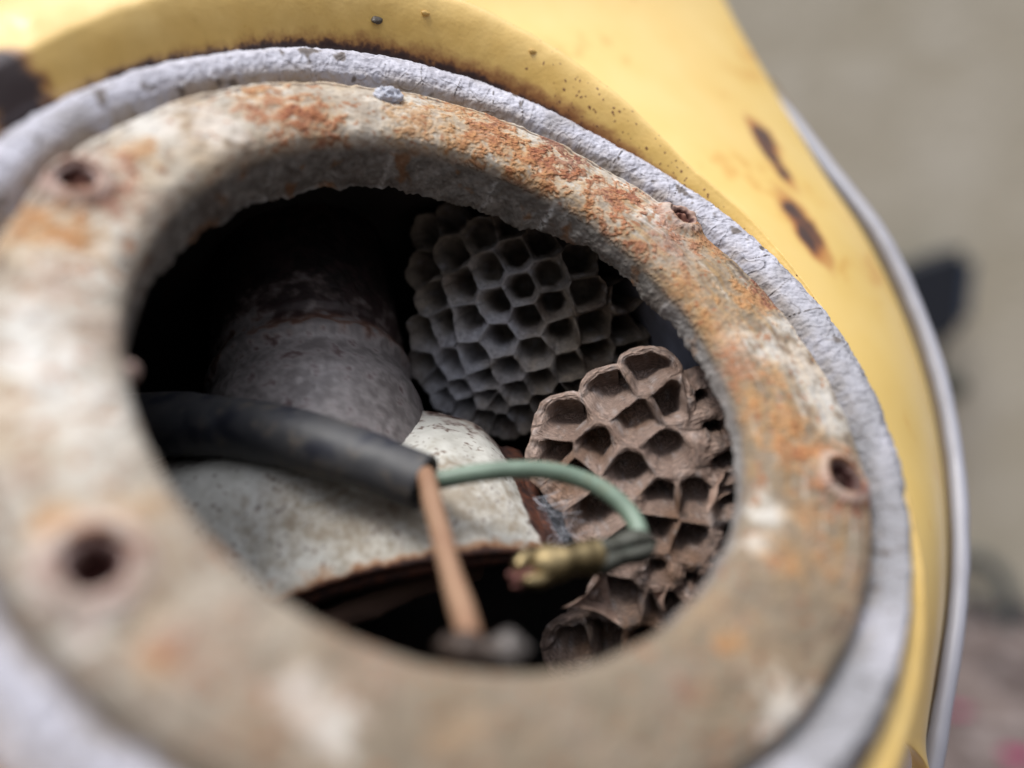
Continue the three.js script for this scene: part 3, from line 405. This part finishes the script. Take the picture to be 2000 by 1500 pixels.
// ---------------------------------------------------------------- wasp nests
// every cell is one piece of the comb: its own mesh out to the ridge that it shares with its neighbours
function nest(t, o, { front, R, cells, hole, depth, reach, ridge, thin, color, material, smoothAll, seed }) {
  const F0 = camPt(...front), view = F0.clone().normalize(), S = F0.clone().addScaledVector(view, R), rnd = rng(seed);
  const ex = V(0, 1, 0).cross(view.clone().negate()).normalize(), ey = view.clone().negate().cross(ex).normalize(), ez = view.clone().negate();
  const toDir = (a, b) => { const r = Math.hypot(a, b), s = r < 1e-6 ? 1 : Math.sin(r) / r; return ex.clone().multiplyScalar(a * s).addScaledVector(ey, b * s).addScaledVector(ez, Math.cos(r)); };
  const surf = (a, b, h) => local(S.clone().addScaledVector(toDir(a, b), R + h)).multiplyScalar(U);
  const sites = cells.map(([x, y, k = 1, lift = 0]) => {
    const d = camPt(x, y, 1).normalize(), b = -d.dot(S), c = S.lengthSq() - R * R, disc = b * b - c; let w;
    if (disc > 0) w = d.clone().multiplyScalar(-b - Math.sqrt(disc)).sub(S); else w = d.clone().multiplyScalar(-b).sub(S);
    w.normalize(); const th = Math.acos(clamp(w.dot(ez), -1, 1)), px = w.dot(ex), py = w.dot(ey), m = Math.hypot(px, py) || 1;
    return { a: px / m * th, b: py / m * th, k, lift };
  });
  const all = [], colors = new THREE.Color();
  const hAt = (a, b) => ridge * (noise(a * 14 + seed, b * 14, 2) * 1.0 + noise(a * 36, b * 36, seed) * 0.4 + (thin ? noise(a * 110, b * 110, 3) * 0.25 : noise(a * 90, b * 90, 3) * 0.12));
  for (const s of sites) {
    let poly = []; for (let i = 0; i < 18; i++) { const an = i / 18 * 2 * Math.PI; poly.push({ x: s.a + reach * Math.cos(an), y: s.b + reach * Math.sin(an), clip: true }); }
    for (const q of sites) {
      if (q === s || Math.hypot(q.a - s.a, q.b - s.b) > 2.2 * reach) continue;
      const mx = (s.a + q.a) / 2, my = (s.b + q.b) / 2, nx = q.a - s.a, ny = q.b - s.b, out = [];
      for (let i = 0; i < poly.length; i++) {
        const A = poly[i], B = poly[(i + 1) % poly.length], da = (A.x - mx) * nx + (A.y - my) * ny, db = (B.x - mx) * nx + (B.y - my) * ny;   // A.clip: is edge A->B free
        if (da <= 0) out.push(A);
        if (da <= 0 && db > 0) { const f = da / (da - db); out.push({ x: mix(A.x, B.x, f), y: mix(A.y, B.y, f), clip: false }); }
        if (da > 0 && db <= 0) { const f = da / (da - db); out.push({ x: mix(A.x, B.x, f), y: mix(A.y, B.y, f), clip: A.clip }); }
      }
      poly = out;
    }
    const ring = [], ds = reach * 0.11;
    for (let i = 0; i < poly.length; i++) { const A = poly[i], B = poly[(i + 1) % poly.length], n = Math.max(1, Math.round(Math.hypot(B.x - A.x, B.y - A.y) / ds)); for (let k = 0; k < n; k++) ring.push({ x: mix(A.x, B.x, k / n), y: mix(A.y, B.y, k / n), clip: A.clip }); }
    const N = ring.length, P = [], T = [], I = [], rows = thin ? [1, 0.97, 0.93, 0.89, 0.85, 0.84, 0.82, 0.78, 0.68, 0.4, 0.02] : [1, 0.95, 0.88, 0.8, 0.74, 0.71, 0.69, 0.66, 0.56, 0.3, 0.02];
    const hs = thin ? [0, -0.015, -0.06, -0.14, -0.24, -0.42, -0.62, -0.82, -0.95, -1, -1.02] : [0, -0.012, -0.05, -0.13, -0.24, -0.38, -0.54, -0.8, -0.95, -1, -1.02];
    const mean = ring.reduce((m, p) => m + Math.hypot(p.x - s.a, p.y - s.b), 0) / N, hr = mean * hole * s.k * (0.86 + 0.28 * rnd()), tx = (rnd() - 0.5) * 0.4 * mean, ty = (0.75 + (rnd() - 0.5) * 0.3) * mean, dp = depth * (0.8 + 0.4 * rnd()), clipped = ring.some(p => p.clip);
    rows.forEach((w, j) => ring.forEach((p, i) => {
      const dx = p.x - s.a, dy = p.y - s.b, d = Math.hypot(dx, dy), an = Math.atan2(dy, dx);
      const wob = 1 + 0.2 * noise(Math.cos(an) * 1.5 + s.a * 30, Math.sin(an) * 1.5 + s.b * 30, 1 + j * 0.06) + 0.06 * noise(Math.cos(an) * 5 + s.a * 30, Math.sin(an) * 5, s.b * 30);
      const round = smooth(1, 0.86, w), rr = mix(d, Math.min(hr * wob / rows[4], d * 1.04), round * 0.85) * w, dep = -hs[j];
      const x = s.a + dx / d * rr + tx * dep, y = s.b + dy / d * rr + ty * (thin ? 0.45 : 1.25) * dep + mean * (thin ? 0.22 : 0.12) * smooth(0, 0.26, dep);
      let h = hAt(p.x, p.y) * (1 - smooth(0.2, 1, dep) * 0.8) + s.lift * (p.clip ? 1 : smooth(1, 0.93, w)) * (1 - dep) - dp * dep + (j ? 0.006 * fbm(x * 40, y * 40, dep * 4, 3) : 0);
      const q = surf(x, y, h); P.push(q.x, q.y, q.z); T.push(an / (2 * Math.PI) * 3, dep * 2);
    }));
    const M = rows.length; for (let j = 0; j < M - 1; j++) for (let i = 0; i < N; i++) { const a = j * N + i, b = j * N + (i + 1) % N, c = a + N, d = b + N; I.push(a, b, c, b, d, c); }
    if (clipped) {                                              // the outside of cells on the rim of the comb
      const base = P.length / 3, SK = [[1.03, -0.1], [1.0, -0.35], [0.9, -0.7], [0.72, -1.15]];
      SK.forEach(([w, e], j) => ring.forEach((p, i) => { const k = p.clip || ring[(i + N - 1) % N].clip ? 1 : 0.9, x = s.a + (p.x - s.a) * w * k, y = s.b + (p.y - s.b) * w * k, n = fbm(p.x * 30, p.y * 30, e * 5 + seed, 3) * 0.03, q = surf(x, y, hAt(p.x, p.y) + e * dp + n * R * 0.7); P.push(q.x, q.y, q.z); T.push(i / N * 3, -e * 2); }));
      for (let j = -1; j < SK.length - 1; j++) for (let i = 0; i < N; i++) { if (!ring[i].clip) continue; const i2 = (i + 1) % N, a = j < 0 ? i : base + j * N + i, b = j < 0 ? i2 : base + j * N + i2, c = base + (j + 1) * N + i, d = base + (j + 1) * N + i2; I.push(a, c, b, b, c, d); }
    }
    const g = new THREE.BufferGeometry(); g.setAttribute('position', new THREE.Float32BufferAttribute(P, 3)); g.setAttribute('uv', new THREE.Float32BufferAttribute(T, 2)); g.setIndex(I);
    const K = []; for (let i = 0; i < P.length; i += 3) K.push(...color(P[i] / U, P[i + 1] / U, P[i + 2] / U, s)); g.setAttribute('color', new THREE.Float32BufferAttribute(K, 3));
    g.computeVertexNormals(); all.push(g);
  }
  if (smoothAll) {                                              // one smooth paper skin across the shared ridges
    const m = new Map(), key = (p, i) => `${Math.round(p.getX(i) * 2e6)},${Math.round(p.getY(i) * 2e6)},${Math.round(p.getZ(i) * 2e6)}`;
    for (const g of all) { const p = g.attributes.position, n = g.attributes.normal; for (let i = 0; i < p.count; i++) { const k = key(p, i), q = m.get(k) || V(0, 0, 0); q.add(V(n.getX(i), n.getY(i), n.getZ(i))); m.set(k, q); } }
    for (const g of all) { const p = g.attributes.position, n = g.attributes.normal; for (let i = 0; i < p.count; i++) { const q = m.get(key(p, i)).clone().normalize(); n.setXYZ(i, q.x, q.y, q.z); } }
  }
  for (const g of all) part('cell', g, material, t, o);
}
const paper = maps(256, 256, (u, v) => { const b = noise(u * 6, v * 26, 3) + 0.6 * noise(u * 14, v * 60, 9) + 0.5 * fbm(u * 30, v * 30, 4, 2), k = 215 + b * 60; return [k, k, k, 0.5 + b * 0.4, 0.9]; }, 2);
{
  const litPatch = L(905, 700, 2.68).divideScalar(U);  // centre of a pale blue patch that paints light on the lower left
  const o = L(1100, 520, 2.8), t = thing('wasp_nest', 'grey wasp nest of open cells hanging deep under the upper right of the ring', 'wasp nest', o);
  const z1 = [[420, 240], [635, 345], [835, 275], [1060, 400], [430, 490], [690, 600], [870, 490], [1110, 645], [1330, 550, 1.05, 0.05], [1560, 570], [300, 800], [495, 715], [740, 845], [920, 740], [1140, 850], [1365, 780, 1.1, 0.06], [1640, 790, 1.08, 0.05], [375, 990], [550, 965], [960, 950], [1205, 1050], [1430, 1000], [1660, 1020], [240, 1050], [760, 1095], [1010, 1190], [1460, 1185], [1690, 1190], [590, 1225], [245, 1275], [430, 1275], [820, 1305], [1260, 1300], [330, 1370], [655, 1375], [480, 1440], [1060, 1390], [1290, 1440], [880, 1460], [1520, 1350], [690, 1500], [260, 330], [230, 600], [1000, 150], [820, 80], [1240, 300], [620, 130], [1780, 920]];
  const z2 = [[1420, 955], [930, 945], [1190, 1060], [640, 975], [830, 1090], [470, 880], [1620, 880], [1010, 1150]];
  nest(t, o, { front: [1065, 600, 2.63], R: 0.8, seed: 3, cells: [...z1.map(([x, y, ...r]) => [760 + x / 3.571, 360 + y / 3.571, ...r]), ...z2.map(([x, y]) => [780 + x / 5, 600 + y / 5])], hole: 0.76, depth: 0.17, reach: 0.096, ridge: 0.02, thin: true, smoothAll: true,
    color: (x, y, z, s) => { const n = fbm(x * 8, y * 8, z * 8, 4), n2 = fbm(x * 30, y * 30, z * 30, 3); let c = mixc([130, 117, 103], [168, 154, 140], clamp(0.5 + n * 1.4 + n2 * 0.9)); c = mixc(c, [104, 84, 70], smooth(0.0, 0.3, fbm(x * 5 + 7, y * 5, z * 5, 4)) * 0.8); c = mixc(c, [84, 76, 72], smooth(0.1, 0.3, fbm(x * 9, y * 40, z * 9 + 4, 3)) * 0.5); c = mixc(c, [186, 188, 200], smooth(0.12, 0.36, n2 - n * 0.3) * 0.5); c = mixc(c, [222, 224, 238], smooth(0.34, 0.05, Math.hypot(x - litPatch.x, y - litPatch.y) + n * 0.2 + n2 * 0.08) * 0.75); return c.map(lin); }, material: mat({ ...paper, vertexColors: true, bumpScale: 0.0002, roughness: 0.9 }) });
}
{
  const o = L(1330, 900, 2.55), t = thing('wasp_nest', 'brown wasp nest with thick torn walls between the green wire and the ring', 'wasp nest', o);
  const z3 = [[415, 590], [790, 360], [1060, 225, 1.0, 0.008], [1240, 420, 1.0, 0.012], [990, 560], [635, 805], [1215, 800], [910, 990], [1165, 1200], [1440, 1205], [1750, 1190], [360, 850, 0.9], [1580, 640, 0.35], [1680, 930, 0.6], [690, 1310], [1140, 1425], [1400, 1530], [1480, 400, 0.25], [480, 1000]];
  const low = [[1222, 1078, 0.85], [1282, 1118, 0.5], [1352, 1138, 0.35], [1415, 1110, 0.4], [1218, 1176], [1296, 1192, 0.9], [1186, 1262], [1256, 1262, 0.6], [1124, 1272, 0.8], [1372, 1220, 0.5], [1440, 1050, 0.5]];
  nest(t, o, { front: [1260, 1010, 2.24], R: 1.15, seed: 8, cells: [...z3.map(([x, y, ...r]) => [1000 + x / 4, 680 + y / 4, ...r]), ...low], hole: 0.78, depth: 0.1, reach: 0.092, ridge: 0.02, thin: false, smoothAll: true,
    color: (x, y, z, s) => { const n = fbm(x * 7, y * 7, z * 7, 4), n2 = fbm(x * 28, y * 28, z * 28, 3), f = fbm(x * 60, y * 18, z * 40, 2); let c = mixc([150, 124, 110], [186, 160, 146], clamp(0.5 + n * 1.3 + n2 * 0.8)); c = mixc(c, [132, 92, 62], smooth(0.02, 0.32, fbm(x * 4 + 3, y * 4, z * 4, 3)) * 0.7); c = mixc(c, [194, 184, 182], smooth(0.1, 0.36, f + n2 * 0.6) * 0.6); c = mixc(c, [74, 58, 50], smooth(0.2, 0.4, n2 - f * 0.4) * 0.5); return c.map(lin); }, material: mat({ ...paper, vertexColors: true, bumpScale: 0.00035, roughness: 0.75 }) });
}
{ // torn flakes of paper at the lower left of the brown nest
  const t = scene.children.filter(o => o.name.startsWith('wasp_nest'))[1], o = t.o;
  const flake = (tip, a, b, curl) => part('torn_flake', (() => {
    const T = L(...tip), A = L(...a), B = L(...b), n = A.clone().sub(T).cross(B.clone().sub(T)).normalize();
    return sheet(26, 26, (u, v) => { const w = 0.04 + 0.96 * v, e = mix(0.5, u, w) + 0.16 * w * (1 - w) * noise(u * 4, v * 6, tip[0]), p = T.clone().lerp(A.clone().lerp(B, e), v), q = p.clone().divideScalar(U); return p.addScaledVector(n, (curl * Math.sin(v * 2.4) * (0.4 + Math.sin(u * 3.1)) + 0.03 * fbm(q.x * 12, q.y * 12, q.z * 12, 3)) * U); }, { color: (u, v, p) => { const q = p.clone().divideScalar(U), n2 = fbm(q.x * 24, q.y * 24, q.z * 24, 3); return mixc(mixc([138, 112, 98], [176, 150, 136], clamp(0.5 + n2 * 1.8)), [204, 196, 194], smooth(0.2, 0.4, fbm(q.x * 50, q.y * 16, q.z * 30, 2)) * 0.6).map(lin); } });
  })(), mat({ vertexColors: true, roughness: 0.75 }), t, o);
  flake([1098, 1188, 2.17], [1190, 1105, 2.22], [1218, 1225, 2.22], 0.05);
  flake([1380, 1000, 2.18], [1432, 905, 2.24], [1452, 960, 2.26], 0.04);
  flake([1300, 1195, 2.16], [1262, 1130, 2.21], [1310, 1140, 2.21], 0.04);
}
// ---------------------------------------------------------------- spider web between bracket and brown nest
{
  const o = L(1090, 1010, 2.28), R1 = rng(77), g = [];
  const anchors = [[1046, 968, 2.26], [1054, 988, 2.25], [1066, 1010, 2.24], [1076, 1030, 2.23], [1086, 1048, 2.22], [1092, 1058, 2.21]], far = [[1090, 958, 2.24], [1112, 978, 2.22], [1134, 998, 2.2], [1146, 1018, 2.19], [1150, 1036, 2.18], [1132, 1052, 2.18], [1110, 1062, 2.19]];
  const strand = (a, b, sag, r) => { const m = a.clone().lerp(b, 0.5).add(V((R1() - 0.5) * sag, (R1() - 0.5) * sag, -R1() * sag)); g.push(sweep(curveOf([a, m, b]), () => r, 14, 5)); return m; };
  const mids = [];
  for (let i = 0; i < 15; i++) { const k = i / 14, a = L(...anchors[Math.min(5, Math.floor(k * 6))]).add(V(R1() - 0.5, R1() - 0.5, 0).multiplyScalar(0.02 * U)), b = L(...far[Math.min(6, Math.floor(k * 7))]).add(V(R1() - 0.5, R1() - 0.5, 0).multiplyScalar(0.02 * U)); mids.push(strand(a, b, 0.05 * U, (0.0005 + 0.0008 * R1() ** 3) * U)); }
  for (let i = 0; i < 26; i++) { const a = Math.floor(R1() * 13); strand(mids[a], mids[a + 1 + Math.floor(R1() * 2)], 0.03 * U, 0.0005 * U); }
  const web = thing('spider_web', 'torn white spider web stretched between the bracket edge and brown nest', 'spider web', o);
  const fa = curveOf(anchors.map(q => L(...q))), fb = curveOf(far.map(q => L(...q)));
  part('web_film', sheet(30, 16, (u, v) => { const p = fa.getPoint(u).lerp(fb.getPoint(u), 0.75 * v * (0.7 + 0.3 * noise(u * 6, 2, 1))); p.z -= Math.sin(v * Math.PI) * 0.02 * U + 0.008 * U * noise(u * 9, v * 5, 3); return p; }), mat({ color: new THREE.Color().setRGB(0.5, 0.52, 0.6), transparent: true, opacity: 0.13 }), web, o);
  part('web_strands', mergeGeometries(g), mat({ color: new THREE.Color().setRGB(0.42, 0.43, 0.47), roughness: 0.5 }), web, o);
}
// ---------------------------------------------------------------- things far behind
{
  const dark = mat({ color: new THREE.Color().setRGB(0.018, 0.022, 0.032), roughness: 0.5 });
  const c = wallHit(1808, 572, 0.05), g = new THREE.Group(); g.name = 'wall_fitting'; g.position.copy(c); scene.add(g); tag(g, 'dark blocky fitting with a stem and round foot on the beige wall', 'fitting');
  const px = 1.75 / F;                                           // metres per photo pixel at the wall
  const sh = new THREE.Shape(); for (const [i, [x, y]] of [[-62, 32], [38, 66], [46, -52], [18, -76], [-30, -70]].entries()) sh[i ? 'lineTo' : 'moveTo'](x * px, y * px);
  const bl = new THREE.ExtrudeGeometry(sh, { depth: 0.05, bevelEnabled: true, bevelSize: 0.003, bevelThickness: 0.003, bevelSegments: 2 }); bl.translate(0, 0, -0.025); part('block', bl, dark, g);
  part('side_plate', (() => { const b = new THREE.BoxGeometry(0.014, 0.1, 0.05); b.translate(48 * px + 0.006, 6 * px, 0); return b; })(), mat({ color: new THREE.Color().setRGB(0.05, 0.075, 0.12), roughness: 0.4 }), g);
  part('stem', (() => { const b = new THREE.CylinderGeometry(0.006, 0.006, 0.13, 12); b.translate(28 * px, -0.13, 0); return b; })(), dark, g);
  part('foot', (() => { const b = new THREE.SphereGeometry(0.03, 20, 14); b.scale(1.1, 0.8, 1); b.translate(56 * px, -155 * px, -0.01); return b; })(), mat({ color: new THREE.Color().setRGB(0.04, 0.045, 0.035), roughness: 0.7 }), g);
  const hp = [[1880, 1090, 0.02], [1925, 1098, 0.03], [1958, 1128, 0.05], [1970, 1175, 0.07], [1968, 1215, 0.08], [1955, 1240, 0.09]].map(([x, y, f]) => wallHit(x, y, f)), ho = hp[5].clone();
  const hose = part('hose', (() => { const s = sweep(curveOf(hp), () => 0.0135, 50, 14); s.translate(-ho.x, -ho.y, -ho.z); return s; })(), mat({ color: new THREE.Color().setRGB(0.05, 0.055, 0.055), roughness: 0.6 }), scene); hose.position.copy(ho); tag(hose, 'dark curved hose standing at the foot of the beige wall', 'hose');
  const pet = (x, y, s, label) => { const p = floorHit(x, y, 0.004), q = sheet(24, 12, (u, v) => { const a = u * 2 * Math.PI, r = v * s * (1 + 0.25 * Math.cos(a * 2)); return V(r * Math.cos(a), 0.25 * v * v * s * (1 + 0.5 * Math.sin(a * 2)) + 0.001, r * Math.sin(a) * 0.8); }, { wrap: true }); const o = part('petal', q, phys({ color: new THREE.Color().setRGB(0.36, 0.03, 0.13), roughness: 0.7, transmission: 0.3, thickness: 0 }), scene); o.name = numbered('petal'); o.position.copy(p); tag(o, label, 'petal'); };
  pet(1876, 1392, 0.014, 'small faded magenta petal on the floor close to the pale trim'); pet(1990, 1482, 0.02, 'large bright magenta petal on the floor at the lower right corner');
  // dark lumps standing in for the shadow at the foot of the hose
  const R2 = rng(9); const spots = [[1905, 1232, 0.03], [1990, 1215, 0.028]];
  for (const [i, [x, y, s]] of spots.entries()) { const g2 = new THREE.IcosahedronGeometry(s, 3), P = g2.attributes.position; for (let k = 0; k < P.count; k++) { const w = 1 + 0.5 * noise(P.getX(k) * 40 + i * 5, P.getY(k) * 40, P.getZ(k) * 40); P.setXYZ(k, P.getX(k) * w, P.getY(k) * w * 0.6, P.getZ(k) * w); } g2.computeVertexNormals(); const o = part(numbered('shade_lump'), g2, mat({ color: new THREE.Color().setRGB(0.06, 0.05, 0.05) }), scene); o.position.copy(wallHit(x, y, 0.05)); o.position.y = s * 0.4; tag(o, i ? 'dark stone standing in for the shadow right of the hose' : 'dark stone standing in for the shadow left of the hose', 'shade_lump'); }
}

// ---------------------------------------------------------------- render
const renderer = new THREE.WebGLRenderer({ antialias: true });
renderer.setSize(1024, 768);
renderer.shadowMap.enabled = true;
renderer.toneMapping = THREE.LinearToneMapping;
renderer.toneMappingExposure = EXPOSURE;
renderer.render(scene, camera);
